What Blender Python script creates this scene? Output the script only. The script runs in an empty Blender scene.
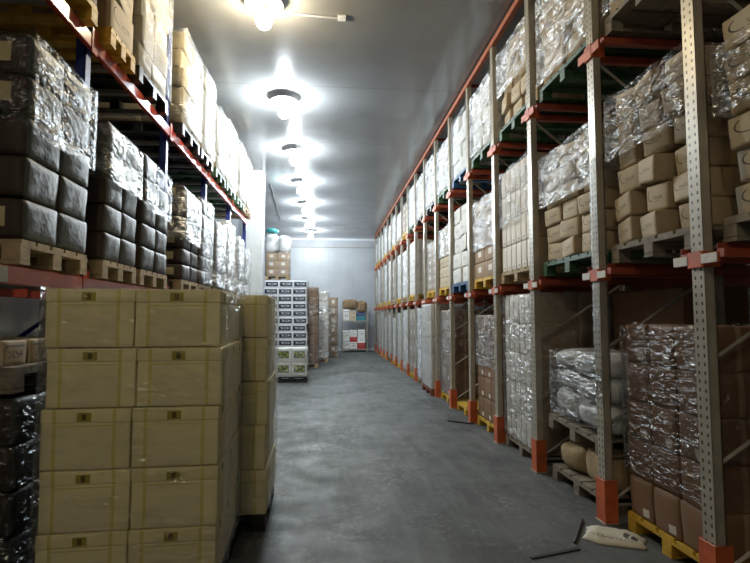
import bpy, bmesh, math, random
from mathutils import Vector, Matrix, noise

# ------------------------------------------------------------------ camera, world, exposure
S = bpy.context.scene
C = S.collection
cam = bpy.data.objects.new('camera', bpy.data.cameras.new('camera'))
C.objects.link(cam)
F_PX = 515.0
cam.data.sensor_fit = 'HORIZONTAL'
cam.data.sensor_width = 36.0
cam.data.lens = 36.0 * F_PX / 750.0
cam.data.clip_start = 0.05
cam.data.clip_end = 100
cam.location = (0, 0, 1.6)
PITCH, YAW = math.radians(3.888), math.radians(5.2026)
cam.rotation_euler = (math.pi / 2 + PITCH, 0, -YAW)
S.camera = cam

W = bpy.data.worlds.new('world')
S.world = W
W.use_nodes = True
W.node_tree.nodes['Background'].inputs[0].default_value = (0.5, 0.5, 0.55, 1)
W.node_tree.nodes['Background'].inputs[1].default_value = 0.0

S.view_settings.view_transform = 'Standard'
S.view_settings.look = 'None'
S.view_settings.exposure = 0.0
S.view_settings.gamma = 1.0
S.view_settings.use_curve_mapping = False

LAMP_Y = [5.85 + 2.7 * i for i in range(7)]
LAMP_X = -0.76
COOL = (0.86, 0.95, 1.0)
WARM = (1.0, 0.83, 0.55)
LAMP_STRENGTH = 800.0
FILL = 0.42          # added fill lamp behind the camera for the foam fronts, against the others
CEIL = 5.3

rnd = random.Random(7)

# ------------------------------------------------------------------ materials
class NT:
    def __init__(s, name):
        s.m = bpy.data.materials.new(name)
        s.m.use_nodes = True
        s.t = s.m.node_tree
        s.t.nodes.clear()
        s.out = s.n('ShaderNodeOutputMaterial')
    def n(s, t, **kw):
        x = s.t.nodes.new(t)
        for k, v in kw.items():
            setattr(x, k, v)
        return x
    def put(s, sock, v):
        if isinstance(v, bpy.types.NodeSocket):
            s.t.links.new(v, sock)
        elif isinstance(v, (tuple, list)):
            sock.default_value = (*v, 1) if (len(v) == 3 and sock.type == 'RGBA') else v
        else:
            sock.default_value = v
    def math(s, op, a, b=0.0, c=None):
        x = s.n('ShaderNodeMath', operation=op)
        s.put(x.inputs[0], a); s.put(x.inputs[1], b)
        if c is not None: s.put(x.inputs[2], c)
        return x.outputs[0]
    def mix(s, f, a, b):
        x = s.n('ShaderNodeMix', data_type='RGBA')
        s.put(x.inputs[0], f); s.put(x.inputs[6], a); s.put(x.inputs[7], b)
        return x.outputs[2]
    def noise(s, scale, detail=3, vec=None, rough=0.55, dist=0.0):
        x = s.n('ShaderNodeTexNoise')
        s.put(x.inputs['Scale'], scale); s.put(x.inputs['Detail'], detail)
        s.put(x.inputs['Roughness'], rough); s.put(x.inputs['Distortion'], dist)
        if vec is not None: s.put(x.inputs['Vector'], vec)
        return x.outputs['Fac']
    def coord(s, which='Object', scale=None):
        x = s.n('ShaderNodeTexCoord').outputs[which]
        if scale:
            m = s.n('ShaderNodeMapping')
            s.put(m.inputs['Vector'], x); m.inputs['Scale'].default_value = scale
            x = m.outputs[0]
        return x
    def ramp(s, v, lo, hi, a=0.0, b=1.0):
        x = s.n('ShaderNodeMapRange')
        s.put(x.inputs[0], v)
        for i, q in enumerate((lo, hi, a, b)): x.inputs[i + 1].default_value = q
        return x.outputs[0]
    def bsdf(s, base, rough=0.6, metal=0.0, spec=0.5, normal=None, coat=0.0):
        b = s.n('ShaderNodeBsdfPrincipled')
        s.put(b.inputs['Base Color'], base); s.put(b.inputs['Roughness'], rough)
        s.put(b.inputs['Metallic'], metal); s.put(b.inputs['Specular IOR Level'], spec)
        s.put(b.inputs['Coat Weight'], coat)
        if normal is not None: s.put(b.inputs['Normal'], normal)
        return b.outputs[0]
    def bump(s, h, strength=0.3, dist=0.01):
        b = s.n('ShaderNodeBump')
        s.put(b.inputs['Height'], h); b.inputs['Strength'].default_value = strength
        b.inputs['Distance'].default_value = dist
        return b.outputs[0]
    def done(s, sh):
        s.t.links.new(sh, s.out.inputs[0])
        return s.m

def mat_plain(name, col, rough=0.6, metal=0.0, var=0.12, scale=8.0, spec=0.5, bump=0.0):
    t = NT(name)
    f = t.ramp(t.noise(scale, 4, t.coord()), 0.3, 0.7)
    c = t.mix(f, tuple(x * (1 - var) for x in col), tuple(min(1, x * (1 + var)) for x in col))
    n = t.bump(t.noise(scale * 6, 3, t.coord()), bump, 0.004) if bump else None
    return t.done(t.bsdf(c, rough, metal, spec, n))

def mat_box(name, base, feats=(), rough=0.7, var=0.07, arcs=(), text=(), bump=0.15, spec=0.3, coat=0.0):
    """printed cardboard: feats are (u0, u1, v0, v1, colour) in the face's own 0..1 frame"""
    t = NT(name)
    uv = t.coord('UV')
    sx = t.n('ShaderNodeSeparateXYZ'); t.put(sx.inputs[0], uv)
    u, v = sx.outputs[0], sx.outputs[1]
    info = t.n('ShaderNodeObjectInfo').outputs['Random']
    f = t.ramp(t.noise(5.0, 4, t.coord()), 0.3, 0.7)
    c = t.mix(f, tuple(x * (1 - var) for x in base), tuple(min(1, x * (1 + var)) for x in base))
    c = t.mix(t.math('MULTIPLY', info, 0.16), c, tuple(x * 0.45 for x in base))
    def band(x, a, b):
        return t.math('MULTIPLY', t.math('GREATER_THAN', x, a), t.math('LESS_THAN', x, b))
    for (u0, u1, v0, v1, col) in feats:
        m = t.math('MULTIPLY', band(u, u0, u1), band(v, v0, v1))
        c = t.mix(m, c, col)
    for (cu, cv, r, w, ulim, vlo, vhi, col) in arcs:      # a curved stroke
        du, dv = t.math('SUBTRACT', u, cu), t.math('SUBTRACT', v, cv)
        d = t.math('SQRT', t.math('ADD', t.math('MULTIPLY', du, du), t.math('MULTIPLY', dv, dv)))
        m = t.math('MULTIPLY', t.math('LESS_THAN', t.math('ABSOLUTE', t.math('SUBTRACT', d, r)), w), t.math('LESS_THAN', u, ulim))
        m = t.math('MULTIPLY', m, band(v, vlo, vhi))
        c = t.mix(m, c, col)
    for (u0, u1, v0, v1, col, sc) in text:                # broken strokes that read as small print
        m = t.math('MULTIPLY', band(u, u0, u1), band(v, v0, v1))
        mp = t.n('ShaderNodeMapping'); t.put(mp.inputs[0], uv); mp.inputs['Scale'].default_value = (sc, sc * 0.6, 1)
        k = t.math('GREATER_THAN', t.noise(1.0, 1, mp.outputs[0]), 0.5)
        c = t.mix(t.math('MULTIPLY', t.math('MULTIPLY', m, k), 0.75), c, col)
    n = t.bump(t.noise(9.0, 3, t.coord()), bump, 0.02)
    return t.done(t.bsdf(c, rough, 0, spec, n, coat))

def mat_film(name, amount, white=0.8, rough=0.27, diff=0.3, cover=(0.44, 0.64), scale=(2.6, 2.6, 6), tint=(0.93, 0.95, 0.97)):
    """clear stretch film: see-through, with glossy creases"""
    t = NT(name)
    co = t.coord('Object', scale)
    cr = t.noise(2.0, 1.5, co, 0.5, 0.9)
    fine = t.noise(5.5, 1.5, co, 0.5, 0.6)
    h = t.math('ADD', t.math('MULTIPLY', cr, 1.0), t.math('MULTIPLY', fine, 0.45))
    nrm = t.bump(h, 1.0, 0.085)
    streak = t.ramp(t.noise(2.4, 5, t.coord('Object', (1.1, 1.1, 2.0)), 0.6, 1.4), *cover)
    tr = t.n('ShaderNodeBsdfTransparent'); tr.inputs[0].default_value = (0.95, 0.95, 0.95, 1)
    gl = t.n('ShaderNodeBsdfGlossy'); t.put(gl.inputs['Roughness'], rough); t.put(gl.inputs['Normal'], nrm)
    gl.inputs['Color'].default_value = (*tint, 1)
    df = t.n('ShaderNodeBsdfDiffuse'); df.inputs[0].default_value = (white * tint[0], white * tint[1], white * tint[2], 1)
    t.put(df.inputs['Normal'], nrm)
    m1 = t.n('ShaderNodeMixShader'); m1.inputs[0].default_value = diff
    t.put(m1.inputs[1], gl.outputs[0]); t.put(m1.inputs[2], df.outputs[0])
    fr = t.n('ShaderNodeFresnel'); fr.inputs[0].default_value = 1.45
    fac = t.math('ADD', t.math('MULTIPLY', streak, amount), t.math('ADD', t.math('MULTIPLY', fr.outputs[0], 0.45), amount * 0.12))
    fac = t.math('MINIMUM', fac, 0.95)
    m2 = t.n('ShaderNodeMixShader')
    t.put(m2.inputs[0], fac); t.put(m2.inputs[1], tr.outputs[0]); t.put(m2.inputs[2], m1.outputs[0])
    return t.done(m2.outputs[0])

def mat_floor():
    t = NT('floor_concrete')
    co = t.coord()
    big = t.ramp(t.noise(0.8, 5, co, 0.6, 0.6), 0.32, 0.68)
    c = t.mix(big, (0.038, 0.042, 0.040), (0.108, 0.115, 0.113))
    str_ = t.ramp(t.noise(2.0, 5, t.coord('Object', (3.0, 0.5, 1)), 0.65, 0.5), 0.45, 0.75)
    c = t.mix(t.math('MULTIPLY', str_, 0.45), c, (0.19, 0.20, 0.205))
    sp = t.math('MULTIPLY', t.ramp(t.noise(16, 6, co, 0.75, 0.8), 0.50, 0.62), t.ramp(t.noise(1.1, 4, co, 0.6, 1.0), 0.42, 0.62))
    c = t.mix(t.math('MULTIPLY', sp, 0.6), c, (0.23, 0.24, 0.24))
    dk = t.ramp(t.noise(1.7, 4, co, 0.7, 1.0), 0.56, 0.72)
    c = t.mix(t.math('MULTIPLY', dk, 0.7), c, (0.028, 0.03, 0.031))
    r = t.ramp(t.noise(3, 4, co), 0.3, 0.7, 0.55, 0.75)
    return t.done(t.bsdf(c, r, 0, 0.45, t.bump(t.noise(22, 5, co, 0.7), 0.35, 0.006)))

def mat_panel(name, col, rough, pitch, axis, metal=0.0, spec=0.5):
    """insulated metal panels with a thin joint every PITCH metres"""
    t = NT(name)
    co = t.coord()
    sx = t.n('ShaderNodeSeparateXYZ'); t.put(sx.inputs[0], co)
    x = t.math('DIVIDE', sx.outputs[axis], pitch)
    fr = t.math('FRACT', x)
    j = t.math('LESS_THAN', fr, 0.012)
    f = t.ramp(t.noise(1.2, 4, co), 0.3, 0.7)
    c = t.mix(f, tuple(q * 0.9 for q in col), tuple(min(1, q * 1.08) for q in col))
    c = t.mix(t.math('MULTIPLY', j, 0.25), c, tuple(q * 0.3 for q in col))
    wav = t.noise(1.3, 3, t.coord('Object', (0.6, 2.0, 1)))
    n = t.bump(wav, 0.35, 0.02)
    return t.done(t.bsdf(c, rough, metal, spec, n))

def mat_post():
    """galvanised rack post with two rows of punched slots"""
    t = NT('rack_post_steel')
    co = t.coord()
    sx = t.n('ShaderNodeSeparateXYZ'); t.put(sx.inputs[0], co)
    z = t.math('FRACT', t.math('DIVIDE', sx.outputs[2], 0.05))
    zz = t.math('LESS_THAN', t.math('ABSOLUTE', t.math('SUBTRACT', z, 0.5)), 0.2)
    ay = t.math('ABSOLUTE', sx.outputs[1])
    yy = t.math('LESS_THAN', t.math('ABSOLUTE', t.math('SUBTRACT', ay, 0.024)), 0.007)
    hole = t.math('MULTIPLY', zz, yy)
    hole = t.math('MULTIPLY', hole, t.math('LESS_THAN', sx.outputs[0], -0.03))
    f = t.ramp(t.noise(6, 4, co), 0.3, 0.7)
    c = t.mix(f, (0.33, 0.30, 0.24), (0.47, 0.43, 0.35))
    c = t.mix(hole, c, (0.02, 0.018, 0.015))
    return t.done(t.bsdf(c, 0.35, 0.25, 0.5))

def mat_emit(name, col, strength):
    t = NT(name)
    e = t.n('ShaderNodeEmission'); e.inputs[0].default_value = (*col, 1); e.inputs[1].default_value = strength
    return t.done(e.outputs[0])

M = {}
M['floor'] = mat_floor()
M['ceiling'] = mat_panel('ceiling_panels', (0.20, 0.205, 0.21), 0.17, 2.7, 1, spec=0.6)
M['wall'] = mat_panel('wall_panels', (0.34, 0.36, 0.385), 0.42, 1.15, 0)
M['wall_side'] = mat_panel('wall_side_panels', (0.42, 0.44, 0.47), 0.5, 1.15, 1)
M['pillar'] = mat_plain('pillar_paint', (0.62, 0.63, 0.62), 0.45, var=0.05)
M['trim'] = mat_plain('trim_paint', (0.55, 0.58, 0.62), 0.4, var=0.04)
M['post'] = mat_post()
M['steel'] = mat_plain('brace_steel', (0.32, 0.30, 0.26), 0.4, 0.3)
M['orange'] = mat_plain('orange_paint', (0.50, 0.10, 0.03), 0.5, var=0.25)
M['topbeam'] = mat_plain('top_beam_paint', (0.34, 0.10, 0.045), 0.5, var=0.2)
M['rail'] = mat_plain('rail_rust_paint', (0.30, 0.055, 0.025), 0.5, var=0.2)
M['red'] = mat_plain('beam_red_paint', (0.50, 0.065, 0.03), 0.25, var=0.15, spec=0.7)
M['blue'] = mat_plain('upright_blue_paint', (0.012, 0.03, 0.20), 0.4, var=0.2)
M['plate'] = mat_plain('label_plate_white', (0.62, 0.60, 0.56), 0.4, var=0.12, scale=20)
M['wood'] = mat_plain('pallet_wood_pale', (0.36, 0.27, 0.16), 0.75, var=0.25, scale=14, bump=0.2)
M['wood_grey'] = mat_plain('pallet_wood_grey', (0.20, 0.17, 0.13), 0.8, var=0.3, scale=14, bump=0.2)
M['wood_yellow'] = mat_plain('pallet_yellow', (0.55, 0.33, 0.03), 0.6, var=0.2, scale=10)
M['wood_red'] = mat_plain('pallet_redbrown', (0.20, 0.06, 0.03), 0.7, var=0.2, scale=10)
M['p_green'] = mat_plain('pallet_green', (0.03, 0.085, 0.035), 0.5, var=0.2)
M['p_blue'] = mat_plain('pallet_blue', (0.02, 0.08, 0.20), 0.4, var=0.2)
M['p_black'] = mat_plain('pallet_black', (0.015, 0.015, 0.016), 0.45, var=0.2)
M['enamel'] = mat_plain('lamp_enamel', (0.30, 0.31, 0.33), 0.35, var=0.05)
M['cable'] = mat_plain('cable_black', (0.03, 0.03, 0.03), 0.5)
M['rubber'] = mat_plain('black_sheet', (0.012, 0.012, 0.012), 0.3)
M['sack'] = mat_plain('woven_sack', (0.33, 0.25, 0.14), 0.8, var=0.25, scale=9, bump=0.4)
M['bag_white'] = mat_plain('plastic_bag_white', (0.50, 0.51, 0.51), 0.3, var=0.25, scale=6, bump=0.6)
M['bag_teal'] = mat_plain('plastic_teal', (0.02, 0.22, 0.22), 0.4, var=0.15)
M['cloth'] = mat_plain('brown_cloth', (0.20, 0.13, 0.07), 0.9, var=0.25, bump=0.4)
M['paper'] = mat_box('paper_bag', (0.62, 0.58, 0.48), [(0.66, 0.76, 0.35, 0.6, (0.10, 0.09, 0.09)), (0.80, 0.90, 0.35, 0.6, (0.10, 0.09, 0.09))], text=[(0.1, 0.9, 0.15, 0.25, (0.2, 0.18, 0.15), 40)])

INK = (0.07, 0.055, 0.045)
TAN = (0.51, 0.42, 0.29)
BRN = (0.22, 0.13, 0.075)
WHT = (0.64, 0.63, 0.59)
CRM = (0.64, 0.55, 0.36)
DRK = (0.066, 0.072, 0.076)
# (aisle face, end face, top)
tan_arc = [(0.36, 0.62, 0.24, 0.016, 0.36, 0.25, 0.80, INK)]
BOX = {}
BOX['tan'] = (mat_box('tan_carton_front', TAN, [(0, 1, 0.975, 1, (0.28, 0.2, 0.11))], arcs=tan_arc, text=[(0.40, 0.80, 0.42, 0.56, INK, 26), (0.40, 0.7, 0.34, 0.38, INK, 40)]),
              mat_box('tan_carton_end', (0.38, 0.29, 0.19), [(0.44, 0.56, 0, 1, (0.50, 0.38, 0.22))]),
              mat_box('tan_carton_top', TAN, [(0.47, 0.53, 0, 1, (0.62, 0.54, 0.36))]))
BOX['brown'] = (mat_box('brown_carton_front', BRN, [(0, 1, 0.965, 1, (0.11, 0.06, 0.03)), (0.62, 0.86, 0.10, 0.30, (0.60, 0.56, 0.50))]),
                mat_box('brown_carton_end', (0.20, 0.11, 0.06), [(0.46, 0.54, 0, 1, (0.3, 0.2, 0.12))]),
                mat_box('brown_carton_top', BRN, [(0.46, 0.54, 0, 1, (0.33, 0.23, 0.13))]))
BOX['brownplain'] = (mat_box('plain_brown_front', BRN, [(0, 1, 0.965, 1, (0.11, 0.06, 0.03))]), BOX['brown'][1], BOX['brown'][2])
BOX['brownlabel'] = (mat_box('label_brown_front', (0.34, 0.235, 0.14), [(0, 1, 0.96, 1, (0.11, 0.06, 0.03)), (0.36, 0.68, 0.36, 0.72, (0.66, 0.62, 0.55))]),) * 2 + (BOX['brown'][2],)
BOX['white'] = (mat_box('white_carton_front', WHT, [(0, 1, 0.97, 1, (0.3, 0.29, 0.27)), (0, 0.02, 0, 1, (0.35, 0.34, 0.31))], text=[(0.2, 0.6, 0.4, 0.6, (0.3, 0.3, 0.3), 18)]),
                mat_box('white_carton_end', (0.58, 0.55, 0.48)),
                mat_box('white_carton_top', WHT, [(0.47, 0.53, 0, 1, (0.5, 0.45, 0.35))]))
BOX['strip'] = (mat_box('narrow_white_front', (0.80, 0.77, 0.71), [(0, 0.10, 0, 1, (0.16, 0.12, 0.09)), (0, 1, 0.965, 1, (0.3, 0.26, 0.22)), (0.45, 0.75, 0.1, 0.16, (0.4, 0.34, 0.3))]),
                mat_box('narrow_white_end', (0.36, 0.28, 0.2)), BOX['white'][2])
BOX['cream'] = (mat_box('cream_carton_front', (0.38, 0.35, 0.27), [(0, 1, 0.95, 1, (0.16, 0.13, 0.09)), (0, 0.03, 0, 1, (0.2, 0.17, 0.12)), (0.55, 0.8, 0.4, 0.7, (0.36, 0.33, 0.27))]),
                mat_box('cream_carton_end', (0.40, 0.35, 0.24), [(0, 1, 0.96, 1, (0.24, 0.2, 0.14))], text=[(0.35, 0.65, 0.35, 0.6, INK, 16)]),
                mat_box('cream_carton_top', CRM))
BOX['dark'] = (mat_box('dark_carton_front', DRK, [(0, 1, 0.0, 0.05, (0.03, 0.03, 0.03))], rough=0.5, spec=0.4, bump=0.6),
               mat_box('dark_carton_end', (0.045, 0.03, 0.025), rough=0.6),
               mat_box('dark_carton_top', (0.03, 0.03, 0.03)))
BOX['darklabel'] = (BOX['dark'][0],
               mat_box('dark_carton_label_end', (0.045, 0.03, 0.025), [(0.12, 0.80, 0.30, 0.78, (0.50, 0.42, 0.24))], rough=0.6),
               BOX['dark'][2])
BOX['fruit'] = (mat_box('fruit_carton_side', (0.66, 0.68, 0.72), [(0.22, 0.92, 0.22, 0.86, (0.02, 0.022, 0.03))], text=[(0.35, 0.8, 0.4, 0.7, (0.6, 0.62, 0.66), 14)]),
                mat_box('fruit_carton_end', (0.66, 0.68, 0.72), [(0.06, 0.94, 0.16, 0.80, (0.018, 0.02, 0.03))], text=[(0.2, 0.85, 0.35, 0.65, (0.62, 0.64, 0.68), 12)]),
                mat_box('fruit_carton_top', (0.6, 0.6, 0.6)))
BOX['green'] = (mat_box('green_mark_side', (0.74, 0.74, 0.70), [(0.15, 0.85, 0.3, 0.75, (0.05, 0.07, 0.02))]),
                mat_box('green_mark_end', (0.76, 0.76, 0.72), [(0.16, 0.86, 0.30, 0.80, (0.035, 0.045, 0.02))], text=[(0.18, 0.84, 0.34, 0.76, (0.50, 0.62, 0.05), 11)]),
                mat_box('green_mark_top', (0.72, 0.72, 0.68)))
YT = (0.40, 0.33, 0.05)
FO = (0.86, 0.78, 0.47)
foam_feats = [(0.13, 0.17, 0, 1, (0.70, 0.60, 0.20)), (0.80, 0.84, 0, 1, (0.70, 0.60, 0.20)), (0.13, 0.84, 0.92, 0.95, (0.66, 0.56, 0.2)),
              (0.17, 0.80, 0.0, 0.70, (0.80, 0.72, 0.47))]
BOX['foam'] = (mat_box('foam_side', FO, foam_feats, rough=0.75, var=0.04),
               mat_box('foam_end', FO, foam_feats, rough=0.75, var=0.04), mat_box('foam_top', FO, rough=0.8, var=0.04))
lid_feats = [(0.13, 0.17, 0, 1, (0.70, 0.60, 0.20)), (0.80, 0.84, 0, 1, (0.70, 0.60, 0.20)), (0.40, 0.56, 0.10, 0.75, YT), (0.455, 0.505, 0.2, 0.65, (0.12, 0.10, 0.02))]
BOX['foamlid'] = (mat_box('foam_lid_side', (0.88, 0.79, 0.47), lid_feats, rough=0.75, var=0.04),
                  mat_box('foam_lid_end', (0.88, 0.79, 0.47), lid_feats, rough=0.75, var=0.04), BOX['foam'][2])
for k, col in (('boxwhite', (0.70, 0.70, 0.68)), ('boxred', (0.42, 0.03, 0.03)), ('boxteal', (0.02, 0.20, 0.24)), ('boxblue', (0.03, 0.06, 0.16)), ('boxtan', TAN)):
    m_ = mat_box(k, col, [(0.1, 0.9, 0.75, 0.82, (0.2, 0.2, 0.2))], text=[(0.2, 0.8, 0.3, 0.6, (0.15, 0.1, 0.1), 9)])
    BOX[k] = (m_, m_, m_)
FILM = {'light': mat_film('film_light', 0.22, 0.8, diff=0.18), 'glint': mat_film('film_glint', 0.11, 0.4, 0.25, 0.10), 'mid': mat_film('film_mid', 0.26, 0.95),
        'heavy': mat_film('film_heavy', 0.60, 1.0, diff=0.42, cover=(0.40, 0.62)), 'dark': mat_film('film_over_dark', 0.17, 0.30, 0.25, 0.12), 'thin': mat_film('film_thin', 0.11, 0.7, 0.22, 0.2)}

# ------------------------------------------------------------------ mesh helpers
def mobj(name, bm, mats, parent=None, smooth=False):
    me = bpy.data.meshes.new(name)
    bm.to_mesh(me); bm.free()
    for m in (mats if isinstance(mats, (list, tuple)) else [mats]): me.materials.append(m)
    if smooth:
        for p in me.polygons: p.use_smooth = True
    o = bpy.data.objects.new(name, me)
    C.objects.link(o)
    if parent: o.parent = parent
    return o

def bx(bm, x0, x1, y0, y1, z0, z1, bev=0.0, mi=0):
    r = bmesh.ops.create_cube(bm, size=1)
    vs = r['verts']
    bmesh.ops.scale(bm, vec=(x1 - x0, y1 - y0, z1 - z0), verts=vs)
    bmesh.ops.translate(bm, vec=((x0 + x1) / 2, (y0 + y1) / 2, (z0 + z1) / 2), verts=vs)
    fs = {f for v in vs for f in v.link_faces}
    for f in fs: f.material_index = mi
    if bev:
        es = list({e for v in vs for e in v.link_edges})
        bmesh.ops.bevel(bm, geom=es, offset=bev, segments=1, affect='EDGES')
    return bm

def bar(bm, a, b, r=0.02, seg=4):
    a, b = Vector(a), Vector(b)
    d = b - a
    q = d.to_track_quat('Z', 'Y')
    res = bmesh.ops.create_cone(bm, cap_ends=True, segments=seg, radius1=r, radius2=r, depth=d.length)
    M4 = Matrix.Translation((a + b) / 2) @ q.to_matrix().to_4x4()
    bmesh.ops.transform(bm, matrix=M4, verts=res['verts'])
    return bm

def thing(name, label, cat, loc=(0, 0, 0), rz=0.0, group=None):
    o = bpy.data.objects.new(name, None)
    C.objects.link(o)
    o.empty_display_size = 0.1
    o.location = loc; o.rotation_euler = (0, 0, rz)
    return tag(o, label, cat, group)

def tag(o, label, cat, group=None):
    o['label'] = label; o['category'] = cat
    if group: o['group'] = group
    return o

def struct(o):
    o['kind'] = 'structure'
    return o

_mesh_cache = {}
def box_mesh(kind, sx, sy, sz, style='crisp', seed=0, lod=0):
    """a box of SX by SY by SZ on z = 0; slot 0 = faces towards +-X, 1 = towards +-Y, 2 = top and bottom"""
    key = (kind, round(sx, 3), round(sy, 3), round(sz, 3), style, seed, lod)
    if key in _mesh_cache: return _mesh_cache[key]
    bulge, crush, rr = {'crisp': (0.002, 0.0, 0.004), 'carton': (0.006, 0.004, 0.007), 'worn': (0.012, 0.016, 0.012), 'pillow': (0.012, 0.014, 0.017),
                        'bag': (0.05, 0.03, 0.06)}[style]
    rr = min(rr, 0.3 * min(sx, sy, sz))
    n = 2 if lod else (8 if style in ('pillow', 'bag', 'worn') else 6)
    rg = random.Random(seed * 131 + 5)
    off = Vector((rg.uniform(0, 50), rg.uniform(0, 50), rg.uniform(0, 50)))
    half = Vector((sx, sy, sz)) / 2
    if lod:
        line = [-1, 1]
        rr = 0
    else:
        line = [-1, -1 + 1e-3]
        line = sorted(set([-1.0, 1.0] + [round(-1 + 2 * i / n, 4) for i in range(n + 1)]))
    bm = bmesh.new()
    uvl = bm.loops.layers.uv.new('UVMap')
    vd = {}
    def warp(p):
        q = Vector((p[0] * half.x, p[1] * half.y, p[2] * half.z))
        if lod: return q + Vector((0, 0, half.z))
        inner = Vector([max(-half[i] + rr, min(half[i] - rr, q[i])) for i in range(3)])
        d = q - inner
        q = inner + (d.normalized() * rr if d.length > rr else d)
        for a in range(3):
            b, c = (a + 1) % 3, (a + 2) % 3
            w = (1 - abs(p[b]) ** 2.5) * (1 - abs(p[c]) ** 2.5)
            if a == 2: w *= 0.4
            if abs(p[a]) > 0.999: q[a] += math.copysign(bulge * w, p[a])
        if crush:
            nv = noise.noise_vector(q * 3.5 + off)
            q += Vector((nv.x, nv.y, nv.z * 0.7)) * crush
        return q + Vector((0, 0, half.z))
    def vert(p):
        k = tuple(round(c, 4) for c in p)
        if k not in vd: vd[k] = bm.verts.new(warp(p))
        return vd[k]
    axes = [(0, 1, 2, 0), (1, 0, 2, 1), (2, 1, 0, 2)]
    if style in ('carton', 'crisp', 'worn') and not lod:
        ex = []
        for h in half: ex.append(max(0.02, rr / h * 1.0))
    else: ex = [None] * 3
    lines = []
    for a in range(3):
        l = list(line)
        if ex[a] is not None and 1 - ex[a] > l[-2] + 0.02:
            l = sorted(l + [1 - ex[a], -1 + ex[a]])
        lines.append(l)
    for (a, b, c, mi) in axes:
        for sgn in (-1, 1):
            lb, lc = lines[b], lines[c]
            for i in range(len(lb) - 1):
                for j in range(len(lc) - 1):
                    cs = [(lb[i], lc[j]), (lb[i + 1], lc[j]), (lb[i + 1], lc[j + 1]), (lb[i], lc[j + 1])]
                    ps = []
                    for (pb, pc) in cs:
                        p = [0, 0, 0]; p[a] = sgn; p[b] = pb; p[c] = pc
                        ps.append(p)
                    f = bm.faces.new([vert(p) for p in ps])
                    f.material_index = mi
                    f.smooth = not lod
                    for lp, (pb, pc) in zip(f.loops, cs):
                        uu = (pb + 1) / 2
                        # read left to right from outside: seen along -X faces +Y runs right-to-left
                        if (a == 0 and sgn < 0) or (a == 1 and sgn > 0): uu = 1 - uu
                        lp[uvl].uv = (uu, (pc + 1) / 2)
    bmesh.ops.recalc_face_normals(bm, faces=bm.faces)
    me = bpy.data.meshes.new(kind)
    bm.to_mesh(me); bm.free()
    for m in BOX[kind] if kind in BOX else (M[kind],) * 3: me.materials.append(m)
    _mesh_cache[key] = me
    return me

ORD = ['bottom', 'second', 'third', 'fourth', 'fifth', 'sixth', 'seventh', 'eighth', 'ninth', 'tenth', 'eleventh', 'twelfth', 'thirteenth', 'fourteenth', 'fifteenth', 'sixteenth', 'seventeenth', 'eighteenth']
NTH = ['first', 'second', 'third', 'fourth', 'fifth', 'sixth', 'seventh', 'eighth', 'ninth', 'tenth', 'eleventh', 'twelfth', 'thirteenth', 'fourteenth', 'fifteenth', 'sixteenth', 'seventeenth', 'eighteenth', 'nineteenth']

def put_box(kind, name, cat, label, group, loc, size, rz=0.0, tilt=(0, 0), style='carton', seed=0, lod=0, lid=False):
    if lid:
        lh = size[2] * 0.24
        o = bpy.data.objects.new(name, box_mesh(kind, size[0] - 0.005, size[1] - 0.005, size[2] - lh, style, seed, lod))
        l = bpy.data.objects.new('lid', box_mesh(kind + 'lid', size[0], size[1], lh - 0.004, style, seed, lod))
        C.objects.link(l); l.parent = o; l.location = (0, 0, size[2] - lh)
    else:
        o = bpy.data.objects.new(name, box_mesh(kind, *size, style, seed, lod))
    C.objects.link(o)
    o.location = loc
    o.rotation_euler = (tilt[0], tilt[1], rz)
    tag(o, label, cat, group)
    return o

# ------------------------------------------------------------------ pallets
def pallet(x0, y0, z0, lx, ly, mat, label, group, detail=True, h=0.14, plastic=False, rz=0.0, tilt=None):
    """pallet whose fork openings face the aisle (+-X)"""
    m = M[mat]
    cx, cy = x0 + lx / 2, y0 + ly / 2
    def deck(bm):
        n = 5 if not plastic else 7
        w = ly / n
        for i in range(n):
            bx(bm, -lx / 2, lx / 2, -ly / 2 + i * w + w * 0.08, -ly / 2 + (i + 1) * w - w * 0.08, h - 0.022, h)
        bx(bm, -lx / 2, -lx / 2 + 0.1, -ly / 2, ly / 2, h - 0.044, h - 0.022)
        bx(bm, lx / 2 - 0.1, lx / 2, -ly / 2, ly / 2, h - 0.044, h - 0.022)
        bx(bm, -0.05, 0.05, -ly / 2, ly / 2, h - 0.044, h - 0.022)
    bw = 0.1
    ys = (-ly / 2 + bw / 2, 0, ly / 2 - bw / 2)
    xs = (-lx / 2 + bw / 2, 0, lx / 2 - bw / 2)
    t = None
    if detail:
        t = thing('plastic_pallet' if plastic else 'wooden_pallet', label, 'pallet', (cx, cy, z0), rz, group)
        bm = bmesh.new(); deck(bm); mobj('deck', bm, m, t)
        for yy in ys:
            bm = bmesh.new(); bx(bm, -lx / 2, lx / 2, yy - 0.05, yy + 0.05, 0, 0.022); mobj('bottom_runner', bm, m, t)
            for xx in xs:
                bm = bmesh.new(); bx(bm, xx - bw / 2, xx + bw / 2, yy - bw / 2, yy + bw / 2, 0.022, h - 0.044, 0.004); mobj('block', bm, m, t)
    else:
        bm = bmesh.new(); deck(bm)
        for yy in ys:
            bx(bm, -lx / 2, lx / 2, yy - 0.05, yy + 0.05, 0, 0.022)
            for xx in xs: bx(bm, xx - bw / 2, xx + bw / 2, yy - bw / 2, yy + bw / 2, 0.022, h - 0.044)
        t = mobj('plastic_pallet' if plastic else 'wooden_pallet', bm, m)
        t.location = (cx, cy, z0); t.rotation_euler = (0, 0, rz)
        tag(t, label, 'pallet', group)
    if tilt: t.rotation_euler = (tilt[0], tilt[1], rz)
    return t

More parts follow.
